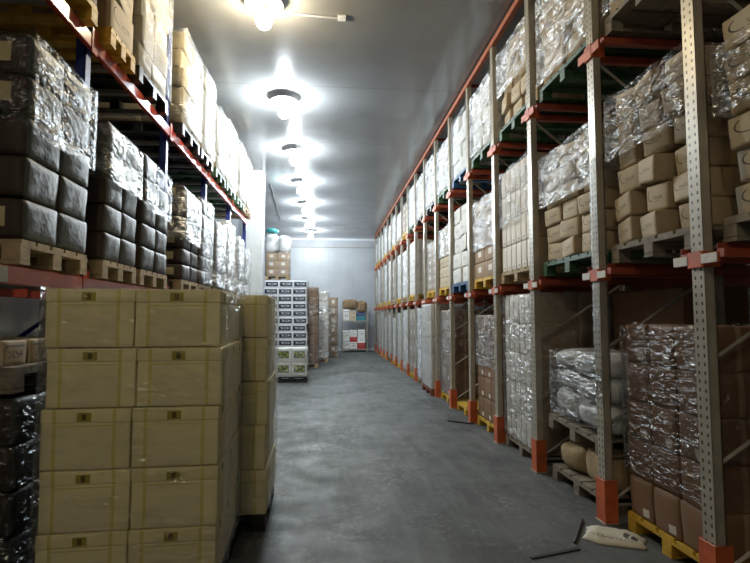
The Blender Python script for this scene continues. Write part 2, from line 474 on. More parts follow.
# ------------------------------------------------------------------ stretch film shells
def film(x0, x1, y0, y1, z0, z1, mat, label, seed=0, gap=0.012, crease=0.012, top=False, res=0.05, rz=0.0, name='stretch_film', bulge=0.0, skip=()):
    z0 += 0.012
    lx, ly, lz = x1 - x0 + 2 * gap, y1 - y0 + 2 * gap, z1 - z0
    hx, hy = lx / 2, ly / 2
    bm = bmesh.new()
    nz = max(2, int(lz / res))
    per = []
    nx, ny = max(2, int(lx / res)), max(2, int(ly / res))
    for i in range(nx): per.append((-hx + lx * i / nx, -hy, 0, -1))
    for i in range(ny): per.append((hx, -hy + ly * i / ny, 1, 0))
    for i in range(nx): per.append((hx - lx * i / nx, hy, 0, 1))
    for i in range(ny): per.append((-hx, hy - ly * i / ny, -1, 0))
    off = Vector((seed * 3.7, seed * 1.3, 0))
    rows = []
    for k in range(nz + 1):
        z = lz * k / nz
        row = []
        for (px, py, nx_, ny_) in per:
            p = Vector((px, py, z))
            nn = noise.noise(Vector((p.x * 4, p.y * 4, p.z * 9)) + off) * 0.6 + noise.noise(Vector((p.x * 11, p.y * 11, p.z * 17)) + off) * 0.4
            d = crease * abs(nn) + bulge * math.sin(math.pi * k / nz)
            zz = z
            if k == nz: zz += 0.03 * noise.noise(p * 6 + off)
            if k == 0: zz += 0.02 * abs(noise.noise(p * 6 - off))
            row.append(bm.verts.new((px + nx_ * d, py + ny_ * d, zz)))
        rows.append(row)
    n = len(per)
    for k in range(nz):
        for i in range(n):
            j = (i + 1) % n
            mx = (rows[k][i].co + rows[k][j].co) / 2
            if 'back' in skip:
                # the side against the wall is not wrapped twice
                pass
            f = bm.faces.new((rows[k][i], rows[k][j], rows[k + 1][j], rows[k + 1][i])); f.smooth = True
    if top:
        c = bm.verts.new((0, 0, lz + 0.01))
        for i in range(n):
            f = bm.faces.new((rows[nz][i], rows[nz][(i + 1) % n], c)); f.smooth = True
    o = mobj(name, bm, FILM[mat])
    o.location = ((x0 + x1) / 2, (y0 + y1) / 2, z0)
    o.rotation_euler = (0, 0, rz)
    tag(o, label, 'plastic wrap', 'stretch film around the pallet loads')
    return o

# ================================================================== THE ROOM
X_L, X_R, Y_B, Y_F = -3.3, 5.4, -3.0, 24.4
bm = bmesh.new(); bx(bm, -6.2, X_R + 0.2, Y_B - 0.2, Y_F + 0.2, -0.15, 0); struct(mobj('floor', bm, M['floor']))
bm = bmesh.new(); bx(bm, -6.2, X_R + 0.2, Y_B - 0.2, Y_F + 0.2, CEIL, CEIL + 0.15); struct(mobj('ceiling', bm, M['ceiling']))
bm = bmesh.new(); bx(bm, -6.2, X_R + 0.2, Y_F, Y_F + 0.2, 0, CEIL); struct(mobj('wall_far', bm, M['wall']))
bm = bmesh.new(); bx(bm, -6.2, X_R + 0.2, Y_B - 0.2, Y_B, 0, CEIL); struct(mobj('wall_near', bm, M['wall']))
bm = bmesh.new(); bx(bm, X_R, X_R + 0.2, Y_B, Y_F, 0, CEIL); struct(mobj('wall_right', bm, M['wall_side']))
bm = bmesh.new(); bx(bm, X_L - 0.2, X_L, Y_B, 13.3, 0, CEIL); bx(bm, X_L - 0.2, -1.66, 13.3, 13.5, 0, CEIL) ; bx(bm, -6.2, -6.0, 13.5, Y_F, 0, CEIL); struct(mobj('wall_left', bm, M['wall_side']))
bm = bmesh.new(); bx(bm, -2.08, -1.66, 13.0, 13.3, 0, CEIL, 0.01); struct(mobj('pillar', bm, M['pillar']))
# cove and joint line along the top of the far wall
bm = bmesh.new(); bx(bm, -6.0, X_R, Y_F - 0.05, Y_F, CEIL - 0.09, CEIL); struct(mobj('trim_1', bm, M['trim']))
bm = bmesh.new(); bx(bm, -6.0, X_R, Y_F - 0.015, Y_F, CEIL - 0.44, CEIL - 0.41); struct(mobj('trim_2', bm, M['wood_grey']))
bm = bmesh.new(); bx(bm, -6.0, X_R, Y_F - 0.03, Y_F, 0, 0.12); struct(mobj('baseboard_far', bm, M['trim']))

# ------------------------------------------------------------------ lamps
mat_cool = mat_emit('bulb_cool', COOL, LAMP_STRENGTH)
mat_fill = mat_emit('bulb_added_fill', WARM, LAMP_STRENGTH * FILL)
mat_warm = mat_emit('bulb_warm', WARM, LAMP_STRENGTH * 0.55)
def lamp(y, i):
    place = 'added behind the camera as dim warm fill' if i < 0 else ['hanging closest to the entrance, warm yellow', 'second along the aisle ceiling', 'third along the aisle ceiling', 'fourth along the aisle ceiling',
             'fifth along the aisle ceiling', 'sixth along the aisle ceiling', 'last in the row, before the end wall'][i]
    t = thing('ceiling_lamp', 'round bulb lamp under a small disc, ' + place, 'lamp', (LAMP_X, y, CEIL), 0, 'bulb lamps in a row along the aisle ceiling')
    bm = bmesh.new()
    bmesh.ops.create_cone(bm, cap_ends=True, segments=28, radius1=0.22, radius2=0.16, depth=0.03)
    bmesh.ops.translate(bm, vec=(0, 0, -0.075), verts=bm.verts); mobj('shade_disc', bm, M['enamel'], t)
    bm = bmesh.new(); bar(bm, (0, 0, -0.062), (0, 0, -0.001), 0.03, 12); mobj('stem', bm, M['enamel'], t)
    bm = bmesh.new()
    bmesh.ops.create_cone(bm, cap_ends=True, segments=16, radius1=0.055, radius2=0.03, depth=0.12)
    bmesh.ops.translate(bm, vec=(0, 0, -0.125), verts=bm.verts); mobj('socket', bm, M['enamel'], t)
    bm = bmesh.new()
    bmesh.ops.create_uvsphere(bm, u_segments=16, v_segments=10, radius=0.095)
    for v in bm.verts:
        v.co.z *= 1.25
        if v.co.z > 0: v.co.x *= 1 - 2.8 * v.co.z; v.co.y *= 1 - 2.8 * v.co.z
    bmesh.ops.translate(bm, vec=(0, 0, -0.262), verts=bm.verts); mobj('bulb', bm, mat_fill if i < 0 else mat_warm if i == 0 else mat_cool, t, True)
for i, y in enumerate(LAMP_Y): lamp(y, i)
lamp(LAMP_Y[0] - 8.1, -1)  # unseen lamp, added to brighten the foam boxes facing the camera
t = thing('cable_conduit', 'thin cable conduit ending in a small junction box beside the warm lamp', 'conduit', (LAMP_X + 0.25, 6.1, CEIL))
bm = bmesh.new(); bar(bm, (0.0, 0, -0.02), (0.62, 0.05, -0.02), 0.012, 8); mobj('pipe', bm, M['enamel'], t)
bm = bmesh.new(); bx(bm, 0.61, 0.71, 0.0, 0.1, -0.03, -0.001, 0.005); mobj('junction_box', bm, M['trim'], t)

a_, b_ = Vector((-1.62, 14.4, CEIL - 0.012)), Vector((-1.85, 20.1, CEIL - 0.012))
bm = bmesh.new(); bar(bm, a_, b_, 0.01, 6); tag(mobj('ceiling_cable', bm, M['cable']), 'thin dark cable running along the ceiling past the pillar', 'cable')

# ================================================================== RIGHT RACK
RX = 2.2
UY = [2.82 + 1.232 * k for k in range(-2, 18)]           # post k is UY[k + 2]
UY[3] = 3.97
def U(k): return UY[k + 2]
Z1, Z2, ZT = 1.98, 3.83, 5.2
rack = thing('drive_in_rack', 'tall pallet rack with slotted grey posts and orange brackets along one side of the aisle', 'rack', (RX, 2.8, 0))
def rp(name, bm, mat, parent=rack, smooth=False):
    o = mobj(name, bm, M[mat], parent, smooth)
    return o
def post_mesh(full):
    bm = bmesh.new()
    # open channel section with folded lips
    bx(bm, -0.045, -0.040, -0.05, 0.05, 0, ZT)
    bx(bm, -0.045, 0.02, -0.05, -0.044, 0, ZT)
    bx(bm, -0.045, 0.02, 0.044, 0.05, 0, ZT)
    bx(bm, 0.014, 0.02, -0.05, -0.02, 0, ZT)
    bx(bm, 0.014, 0.02, 0.02, 0.05, 0, ZT)
    bx(bm, -0.07, 0.06, -0.07, 0.07, 0, 0.008)
    me = bpy.data.meshes.new('post'); bm.to_mesh(me); bm.free(); me.materials.append(M['post'])
    return me
PM = post_mesh(True)
RZ0 = Vector((RX, 2.8, 0))
def add_part(name, me_or_bm, mat, loc, parent=rack, prx=None):
    if isinstance(me_or_bm, bmesh.types.BMesh): o = mobj(name, me_or_bm, M[mat])
    else: o = bpy.data.objects.new(name, me_or_bm); C.objects.link(o)
    o.parent = parent
    o.location = Vector(loc) - (RZ0 if parent == rack else Vector((0, 0, 0)))
    return o
gbm = bmesh.new()
bx(gbm, -0.062, -0.050, -0.066, 0.066, 0, 0.33, 0.003); bx(gbm, -0.062, 0.045, -0.066, -0.056, 0, 0.33); bx(gbm, -0.062, 0.045, 0.056, 0.066, 0, 0.33)
GM = bpy.data.meshes.new('post_guard'); gbm.to_mesh(GM); gbm.free(); GM.materials.append(M['orange'])
def bracket_mesh(w, h):
    bm = bmesh.new()
    bx(bm, -0.062, -0.048, -w / 2, w / 2, -h / 2, h / 2, 0.003)
    bx(bm, -0.062, 0.05, -0.062, -0.052, -h * 0.75, h * 0.75)
    bx(bm, -0.062, 0.05, 0.052, 0.062, -h * 0.75, h * 0.75)
    bx(bm, -0.066, -0.046, -0.056, 0.056, -h * 0.8, h * 0.8, 0.003)
    me = bpy.data.meshes.new('bracket'); bm.to_mesh(me); bm.free(); me.materials.append(M['orange'])
    return me
BM1, BM2 = bracket_mesh(0.36, 0.06), bracket_mesh(0.34, 0.075)
pbm = bmesh.new(); bx(pbm, -0.003, 0.003, -0.06, 0.06, -0.027, 0.027)
PL = bpy.data.meshes.new('label_plate'); pbm.to_mesh(PL); pbm.free(); PL.materials.append(M['plate'])
rbm = bmesh.new(); bx(rbm, 0, 2.7, -0.05, 0.0, -0.05, 0.0); bx(rbm, 0, 2.7, -0.005, 0.0, 0.0, 0.035)
RM = bpy.data.meshes.new('rail'); rbm.to_mesh(RM); rbm.free(); RM.materials.append(M['rail'])
for k in range(-2, 18):
    y = U(k)
    add_part('upright_post', PM, None, (RX, y, 0))
    add_part('post_guard', GM, None, (RX, y, 0))
    b1 = add_part('bracket', BM1, None, (RX, y, Z1 - 0.05))
    b2 = add_part('bracket', BM2, None, (RX, y, Z2 - 0.045))
    for sgn in (-1, 1):
        if k < 12:
            add_part('label_plate', PL, None, (-0.066, sgn * 0.118, 0), parent=b1)
        for zz in (Z1, Z2):
            r = add_part('rail', RM, None, (RX - 0.02, y + (0.175 if sgn > 0 else -0.125), zz))
    if k < 8:
        for xx in (1.0, 2.2): add_part('rear_post', PM, None, (RX + xx, y, 0))
        bm = bmesh.new()
        for (za, zb) in ((0.15, 0.75), (0.75, 1.35), (1.35, 1.95)):
            bar(bm, (0.03, 0, za), (0.97, 0, zb), 0.014)
        bar(bm, (0.03, 0, 0.12), (0.97, 0, 0.12), 0.014)
        for (za, zb) in ((2.2, 2.95), (2.95, 3.7), (3.95, 4.8)): bar(bm, (0.03, 0, zb), (0.97, 0, za), 0.014)
        o = mobj('diagonal_brace', bm, M['steel'], rack); o.location = Vector((RX, y, 0)) - RZ0
bm = bmesh.new(); bx(bm, RX - 0.06, RX + 0.0, U(-2), U(17), ZT - 0.005, ZT + 0.07)
o = mobj('top_beam', bm, M['topbeam'], rack); o.location = -RZ0
for xx in (1.0, 2.2):
    bm = bmesh.new(); bx(bm, RX + xx - 0.03, RX + xx + 0.03, U(-2), U(8), ZT - 0.005, ZT + 0.06)
    o = mobj('top_beam', bm, M['rail'], rack); o.location = -RZ0
for k in range(-2, 17, 1):
    bm = bmesh.new(); bx(bm, 0, 3.0, -0.03, 0.03, ZT + 0.0, ZT + 0.05)
    if k % 2 == 0:
        o = mobj('cross_tie', bm, M['rail'], rack); o.location = Vector((RX, U(k), 0.005)) - RZ0
    else: bm.free()

# ------------------------------------------------------------------ loads
NAMES = {'tan': ('tan_carton', 'tan printed carton', 'carton'), 'brown': ('brown_carton', 'labelled brown carton', 'carton'), 'brownplain': ('brown_carton', 'plain brown carton', 'carton'),
         'brownlabel': ('brown_carton', 'stickered brown carton', 'carton'), 'white': ('white_carton', 'white carton', 'carton'), 'strip': ('narrow_white_carton', 'narrow white carton', 'carton'),
         'cream': ('cream_carton', 'cream carton', 'carton'), 'dark': ('dark_carton', 'dark grey carton', 'carton'), 'darklabel': ('dark_carton', 'cream-labelled dark carton', 'carton'),
         'fruit': ('fruit_carton', 'black-printed fruit carton', 'carton'), 'green': ('printed_white_box', 'green-printed white box', 'box')}
GROUP = {'tan': 'tan printed cartons on the tall rack', 'brown': 'labelled brown cartons', 'brownplain': 'plain brown cartons', 'brownlabel': 'light brown cartons with stickers', 'white': 'white cartons on the pallets',
         'strip': 'narrow white cartons on the tall rack', 'cream': 'cream cartons on the red-beamed rack', 'dark': 'dark wrapped cartons on the red-beamed rack', 'darklabel': 'dark wrapped cartons on the red-beamed rack',
         'fruit': 'black and white fruit cartons', 'green': 'green printed white boxes'}

def load(side, xf, y0, y1, z0, z1, rows, cols, kind, where, depth=0.42, layers=1, style='carton', jumble=0.0, short=(), lod=0, kinds=None, near_layers=2, label_first=False, rowkinds=None, lowtop=0):
    """cartons stacked from z0 to z1 between y0 and y1, faces at x = xf; SHORT: columns with fewer rows at the top"""
    sy, sz = (y1 - y0) / cols, (z1 - z0) / rows
    sgn = 1 if side == 'R' else -1
    rg = random.Random(hash_(where))
    for c in range(cols):
        top = rows - (short[c] if c < len(short) else 0)
        zc = [z0] * 9
        for r in range(top):
            nl = near_layers if c == 0 else layers
            for l in range(nl):
                kd = kind
                if rowkinds and r in rowkinds: kd = rowkinds[r]
                if kinds: kd = rg.choice(kinds)
                jx = min(2.2, abs(rg.gauss(0, 1))) * 0.045 * jumble * (1 if l == 0 else 0)
                jy = rg.uniform(-1, 1) * 0.008 * jumble
                jz = rg.uniform(-1, 1) * (0.16 if l == 0 else 0.02) * jumble
                dx = xf + sgn * (depth * (l + 0.5) - (0.0 if l else -jx * 0.0) + jx * (0.9 if l == 0 else 0))
                tl = (rg.uniform(-1, 1) * 0.07 * jumble, rg.uniform(-1, 1) * 0.03 * jumble)
                nm, look, cat = NAMES[kd]
                row = 'top row' if (r == top - 1) else ORD[r] + ' row' + (' up' if r else '')
                col = '' if cols == 1 else (', ' + NTH[c] + ' along')
                rear = ', behind' if l else ''
                if l > 1: rear = ', deepest' if l == nl - 1 else ', behind, layer ' + NTH[l]
                m = 0.004 + 0.03 * jumble
                put_box(kd, nm, cat, f'{look}, {row}{col}{rear}, {where}', GROUP[kd], (dx, y0 + sy * (c + 0.5) + jy, z0 + sz * r + 0.001),
                        (depth - 0.006, sy - m, sz - 0.003 - 0.008 * jumble), rz=jz, tilt=tl if jumble > 0.4 else (0, 0), style=style, seed=rg.randrange(3), lod=lod)

def hash_(s):
    h = 0
    for ch in s: h = (h * 131 + ord(ch)) % 1000003
    return h

def rload(k, tier, z_top, rows, cols, kind, pal='wood', flm='mid', xf=2.2, depth=0.42, style='carton', jumble=0, short=(), y_in=(0.12, 0.12), film_z=(0, 1), **kw):
    bay = NTH[k + 2] + ' bay'
    tn = {0: 'ground tier', 1: 'middle tier', 2: 'top tier'}[tier]
    where = f'{bay}, {tn}, grey rack'
    z0 = {0: 0.0, 1: Z1 + 0.037, 2: Z2 + 0.037}[tier]
    y0, y1 = U(k) + y_in[0], U(k + 1) - y_in[1]
    plastic = pal.startswith('p_')
    pc = {'wood': 'pale wooden', 'wood_grey': 'grey wooden', 'wood_yellow': 'yellow painted wooden', 'wood_red': 'red-brown wooden', 'p_green': 'green plastic', 'p_blue': 'blue plastic', 'p_black': 'black plastic'}[pal]
    far = k > 5
    pallet(xf - 0.01, y0 - 0.01, z0, 1.12, y1 - y0 + 0.02, pal, f'{pc} pallet under the load, {where}', 'pallets in the grey rack', detail=not far, plastic=plastic)
    z0 += 0.141
    load('R', xf, y0 + 0.01, y1 - 0.01, z0, z_top, rows, cols, kind, where, depth=depth, style=style, jumble=jumble, short=short, lod=1 if k > 8 else 0, near_layers=(2 if k < 7 else 1), **kw)
    if flm:
        nl = 2 if k < 7 else 1
        film(xf - 0.012 * (1 + jumble), xf + depth * 2 + 0.02, y0, y1, z0 + (z_top - z0) * film_z[0], z0 + (z_top - z0) * film_z[1], flm,
             f'clear stretch film around the load, {where}', seed=hash_(where) % 97, res=0.05 if k < 4 else (0.08 if k < 8 else 0.16), crease=0.014 if k < 9 else 0.02)

# --- ground tier
rload(0, 0, 1.54, 5, 3, 'brown', 'wood_yellow', 'glint', xf=2.28, style='worn', rowkinds={1: 'brownplain', 3: 'brownplain'}, film_z=(0.22, 1.0), y_in=(0.12, 0.16))
rload(2, 0, 1.86, 5, 6, 'strip', 'wood_grey', 'mid', xf=2.24, depth=0.5)
rload(3, 0, 1.62, 5, 3, 'brown', 'wood_yellow', 'mid', film_z=(0.5, 1.0), xf=2.24)
rload(5, 0, 1.72, 6, 3, 'brown', 'wood_yellow', 'mid', xf=2.24, film_z=(0.0, 1.0))
rload(6, 0, 1.86, 5, 2, 'white', 'wood_red', 'glint', xf=2.08, style='crisp')
rload(7, 0, 1.80, 5, 2, 'white', 'wood', 'heavy')
# --- middle tier
rload(-1, 1, 3.30, 6, 2, 'tan', 'wood_grey', 'light', style='worn', jumble=0.7, xf=2.24, film_z=(0.5, 0.85))
rload(0, 1, 3.34, 6, 3, 'tan', 'wood_grey', 'mid', style='worn', jumble=1.35, short=(0, 0, 0), xf=2.24, film_z=(0.55, 0.98))
rload(1, 1, 3.25, 6, 3, 'tan', 'p_green', 'heavy', style='worn', jumble=1.0, short=(0, 0, 1), xf=2.24, film_z=(0.5, 1.0))
rload(2, 1, 3.42, 4, 6, 'strip', 'wood', 'mid', xf=2.22, depth=0.5, film_z=(0.42, 1.0))
rload(3, 1, 3.30, 5, 2, 'brownlabel', 'wood_yellow', 'heavy', xf=2.22, film_z=(0.35, 1.0))
rload(4, 1, 3.45, 5, 2, 'white', 'p_blue', None, xf=2.18, jumble=0.7)
rload(5, 1, 3.30, 6, 3, 'tan', 'wood_yellow', 'heavy', xf=2.22, film_z=(0.5, 1.0))
rload(6, 1, 3.20, 6, 2, 'brownlabel', 'wood_yellow', 'light', xf=2.22)
rload(8, 1, 3.55, 4, 2, 'white', 'wood_yellow', None, xf=2.2)
# --- top tier
rload(0, 2, 5.05, 5, 2, 'tan', 'wood_grey', 'light', jumble=0.5, xf=2.24)
rload(1, 2, 5.0, 5, 2, 'tan', 'p_green', 'heavy', jumble=0.8, style='worn', xf=2.24)
rload(2, 2, 5.0, 5, 3, 'tan', 'p_green', 'heavy', style='worn', jumble=1.0, xf=2.22, film_z=(0.4, 1))
rload(3, 2, 4.95, 5, 2, 'white', 'p_green', 'heavy', style='worn', jumble=0.6)
rload(4, 2, 5.02, 4, 2, 'white', 'p_blue', 'light', style='carton', jumble=0.5)
rload(5, 2, 4.9, 5, 2, 'white', 'p_green', 'heavy', style='worn', jumble=0.6)
rload(6, 2, 5.0, 5, 2, 'white', 'p_black', 'heavy', style='worn', jumble=0.6)
rload(7, 2, 4.95, 5, 2, 'tan', 'p_black', 'heavy')
rload(8, 2, 5.0, 5, 2, 'white', 'p_green', 'heavy')
far_spec = random.Random(11)
for k in range(8, 17):
    for tier in (0, 1, 2):
        if (k, tier) in ((8, 1), (8, 2)): continue
        kd = far_spec.choice(['white', 'white', 'white', 'brownlabel', 'strip'])
        top = {0: 1.72, 1: 3.5, 2: 4.95}[tier] + far_spec.uniform(-0.18, 0.1)
        rload(k, tier, top, 4, 2, kd, far_spec.choice(['wood_yellow', 'wood', 'p_green', 'wood_yellow']), far_spec.choice(['heavy', 'mid', 'light']), xf=2.2)

# --- goods standing deeper in the rack
def deep(k, z0, z1, rows, cols, kind, where, x=3.45):
    load('R', x, U(k) + 0.12, U(k + 1) - 0.12, z0, z1, rows, cols, kind, where, depth=0.6, near_layers=1)
pallet(2.96, U(1) + 0.11, 0, 0.8, 1.0, 'wood_grey', 'grey wooden pallet deep in the ground tier, third bay', 'pallets deep in the grey rack', detail=False)
deep(1, 0.141, 1.86, 3, 2, 'brownplain', 'deep in ground tier, third bay', x=2.98)
pallet(3.42, U(4) + 0.11, 0, 0.8, 1.0, 'wood_yellow', 'yellow wooden pallet deep in the ground tier, sixth bay', 'pallets deep in the grey rack', detail=False)
deep(4, 0.141, 1.5, 4, 2, 'brownplain', 'deep in ground tier, sixth bay')
pallet(3.42, U(7) + 0.11, Z1 + 0.037, 0.8, 1.0, 'wood_yellow', 'yellow wooden pallet deep in the middle tier, ninth bay', 'pallets deep in the grey rack', detail=False)
deep(7, Z1 + 0.178, 3.4, 4, 2, 'brownlabel', 'deep in middle tier, ninth bay')
pallet(RX + 0.03, U(4) + 0.11, 0, 1.1, 1.0, 'wood_yellow', 'empty yellow wooden pallet on the floor of the sixth bay', 'pallets in the grey rack')

# --- untidy load in the third bay: sacks, a slumped pallet and wrapped bags
def lump(name, mat, loc, size, label, cat, group=None, rz=0.0, tilt=(0, 0), seed=0, style='bag'):
    o = bpy.data.objects.new(name, box_mesh(mat, *size, style, seed)); C.objects.link(o)
    o.location = loc; o.rotation_euler = (tilt[0], tilt[1], rz)
    return tag(o, label, cat, group)
y1_ = U(1)
pallet(RX + 0.04, y1_ + 0.12, 0, 0.68, 0.98, 'wood_grey', 'grey wooden pallet on the floor under the sacks, third bay', 'pallets in the grey rack')
lump('sack', 'sack', (RX + 0.42, y1_ + 0.36, 0.15), (0.6, 0.44, 0.30), 'lumpy woven sack at the near end under the slumped board', 'sack', 'woven sacks', seed=1)
lump('sack', 'sack', (RX + 0.42, y1_ + 0.84, 0.15), (0.6, 0.44, 0.24), 'flatter woven sack at the far end under the slumped board', 'sack', 'woven sacks', seed=2)
pallet(RX + 0.02, y1_ + 0.12, 0.475, 0.72, 1.0, 'wood_grey', 'grey wooden pallet slumped on top of the sacks, third bay', 'pallets in the grey rack', tilt=(0.05, 0))
for i, (yy, zz, sy, sz, lab) in enumerate([(0.36, 0.63, 0.5, 0.22, 'silvery wrapped bag, bottom of the untidy pile, near end'), (0.86, 0.655, 0.44, 0.24, 'silvery wrapped bag, bottom of the untidy pile, far end'),
                                      (0.40, 0.865, 0.5, 0.2, 'silvery wrapped bag, middle of the untidy pile, near end'), (0.86, 0.90, 0.42, 0.2, 'silvery wrapped bag, middle of the untidy pile, far end'),
                                      (0.46, 1.075, 0.5, 0.18, 'silvery wrapped bag, top of the untidy pile, near end'), (0.88, 1.11, 0.36, 0.15, 'small silvery wrapped bag, top of the untidy pile, far end')]):
    lump('wrapped_bag', 'bag_white', (RX + 0.38, y1_ + yy, zz), (0.58, sy, sz), lab, 'bag', 'wrapped bags in the untidy pile', seed=i)
film(RX + 0.05, RX + 0.75, y1_ + 0.1, y1_ + 1.1, 0.64, 1.28, 'mid', 'torn clear film over the untidy pile of silvery bags, third bay', seed=5, crease=0.03)

# --- litter and marks on the floor
bm = bmesh.new()
uvl = bm.loops.layers.uv.new('UVMap')
NX, NY = 22, 14
tops, bots = [], []
for i in range(NX + 1):
    for j in range(NY + 1):
        u, v = i / NX, j / NY
        x, y = (u - 0.5) * 0.40, (v - 0.5) * (0.24 + 0.05 * math.sin(u * 4))
        nv = noise.noise_vector(Vector((u * 3, v * 3, 1.7)))
        x += nv.x * 0.025; y += nv.y * 0.025
        ed = min(1, 5 * min(u, 1 - u, v, 1 - v))
        z = 0.006 + ed * (0.022 + 0.03 * abs(noise.noise(Vector((u * 5, v * 5, 4)))) + 0.02 * (1 - u))
        tops.append(bm.verts.new((x, y, z))); bots.append(bm.verts.new((x, y, 0.002)))
def idx(i, j): return i * (NY + 1) + j
for i in range(NX):
    for j in range(NY):
        q = [(i, j), (i + 1, j), (i + 1, j + 1), (i, j + 1)]
        f = bm.faces.new([tops[idx(*k)] for k in q]); f.smooth = True
        for lp, k in zip(f.loops, q): lp[uvl].uv = (k[0] / NX, k[1] / NY)
        bm.faces.new([bots[idx(*k)] for k in reversed(q)])
rim = [(i, 0) for i in range(NX)] + [(NX, j) for j in range(NY)] + [(i, NY) for i in range(NX, 0, -1)] + [(0, j) for j in range(NY, 0, -1)]
for a_, b_ in zip(rim, rim[1:] + rim[:1]):
    bm.faces.new([bots[idx(*a_)], bots[idx(*b_)], tops[idx(*b_)], tops[idx(*a_)]])
o = mobj('paper_sack', bm, M['paper']); o.location = (2.07, 3.66, 0.001); o.rotation_euler = (0, 0, -0.62)
tag(o, 'crumpled cream paper sack lying flat on the floor by a post', 'sack')
# film caught around the second post
film(RX - 0.047, RX + 0.022, U(1) - 0.052, U(1) + 0.052, 0.9, 1.85, 'glint', 'strip of clear film wound around the post beside the untidy bags', seed=31, crease=0.008, gap=0.004, res=0.02)
film(RX - 0.047, RX + 0.022, U(1) - 0.052, U(1) + 0.052, 2.08, 2.9, 'glint', 'strip of clear film wound around the post beside the jumbled tan cartons', seed=33, crease=0.008, gap=0.004, res=0.02)
bm = bmesh.new(); bar(bm, (1.74, 3.60, 0.012), (2.0, 4.0, 0.012), 0.009, 6); tag(mobj('thin_stick', bm, M['cable']), 'thin dark stick on the floor in front of the paper sack', 'stick')
bm = bmesh.new(); bx(bm, -0.015, 0.015, -0.2, 0.2, 0, 0.008)
o = mobj('metal_strip', bm, M['cable']); o.location = (1.54, 3.47, 0.001); o.rotation_euler = (0, 0, -1.3); tag(o, 'dark metal strip lying flat across the floor near the paper sack', 'strip')
bm = bmesh.new(); bx(bm, -0.03, 0.03, -0.2, 0.2, 0, 0.02)
o = mobj('wooden_strip', bm, M['cable']); o.location = (2.0, 7.75, 0.001); o.rotation_euler = (0, 0, 0.9); tag(o, 'dark strip on the floor before the fourth and fifth bays', 'strip')

# ================================================================== LEFT RACK
LX = -1.8
LU = [2.05, 3.95, 5.87, 7.75, 9.65, 11.5]
LZ1, LZ2 = 1.89, 3.72
lr = thing('beam_rack', 'tall pallet rack with blue uprights and glossy red beams', 'rack', (LX, 2.05, 0))
L0 = Vector((LX, 2.05, 0))
def lpart(name, bm, mat, loc=(0, 0, 0), parent=None):
    o = mobj(name, bm, M[mat], parent or lr)
    if parent is None: o.location = Vector(loc) - L0
    return o
for y in LU:
    for xx in (-0.05, -1.12):
        bm = bmesh.new()
        bx(bm, -0.035, 0.035, -0.045, -0.038, 0, 5.0); bx(bm, -0.035, 0.035, 0.038, 0.045, 0, 5.0); bx(bm, 0.028, 0.035, -0.045, 0.045, 0, 5.0)
        bx(bm, -0.06, 0.06, -0.07, 0.07, 0, 0.008)
        lpart('upright_post', bm, 'blue', (LX + xx, y, 0))
    bm = bmesh.new()
    zs = [0.2 + 0.75 * i for i in range(7)]
    for i in range(6):
        a, b = (-0.08, -1.09) if i % 2 == 0 else (-1.09, -0.08)
        bar(bm, (a, 0, zs[i]), (b, 0, zs[i + 1]), 0.016)
    lpart('diagonal_brace', bm, 'blue', (LX, y, 0))
for i in range(len(LU) - 1):
    for z in (LZ1, LZ2):
        for xx, nm in ((0.0, 'beam'), (-1.17, 'rear_beam')):
            bm = bmesh.new(); bx(bm, -0.02, 0.02, LU[i], LU[i + 1], z - 0.11, z, 0.006)
            b = lpart(nm, bm, 'red', (LX + xx + 0.005, 0, 0))
            if xx == 0:
                bm = bmesh.new(); bx(bm, 0.021, 0.026, LU[i] - 0.045, LU[i] + 0.045, z - 0.14, z + 0.05)
                mobj('end_connector', bm, M['red'], b)
        for f in (0.25, 0.5, 0.75):
            bm = bmesh.new(); bx(bm, -1.17, -0.02, -0.03, 0.03, -0.04, -0.002)
            lpart('support_bar', bm, 'steel', (LX, LU[i] + (LU[i + 1] - LU[i]) * f, z))
bm = bmesh.new(); bx(bm, LX + 0.027, LX + 0.031, 2.84, 3.02, LZ1 - 0.10, LZ1 - 0.01); lpart('label_plate', bm, 'plate')

def lload(y0, y1, tier, z_top, rows, cols, kind, name, pal='wood', flm=None, xf=-1.70, depth=0.48, film_z=(0, 1), style='carton', z_base=None, **kw):
    z0 = {0: 0.0, 1: LZ1, 2: LZ2}[tier] if z_base is None else z_base
    plastic = pal.startswith('p_')
    pc = {'wood': 'pale wooden', 'wood_grey': 'grey wooden', 'wood_yellow': 'yellow wooden', 'p_green': 'green plastic', 'p_black': 'black plastic'}[pal]
    pallet(xf - 1.0 - 0.02, y0, z0 + 0.001, 1.02, y1 - y0, pal, f'{pc} pallet under the load, {name}', 'pallets in the red-beamed rack', detail=y0 < 8, plastic=plastic)
    z0 += 0.142
    load('L', xf, y0 + 0.01, y1 - 0.01, z0, z_top, rows, cols, kind, name, depth=depth, style=style, **kw)
    if flm:
        film(xf - 0.98, xf + 0.012, y0, y1, z0 + (z_top - z0) * film_z[0], z0 + (z_top - z0) * film_z[1], flm, f'clear stretch film around the load, {name}', seed=int(y0 * 10) % 50, res=0.05 if y0 < 6 else 0.1, crease=0.02)

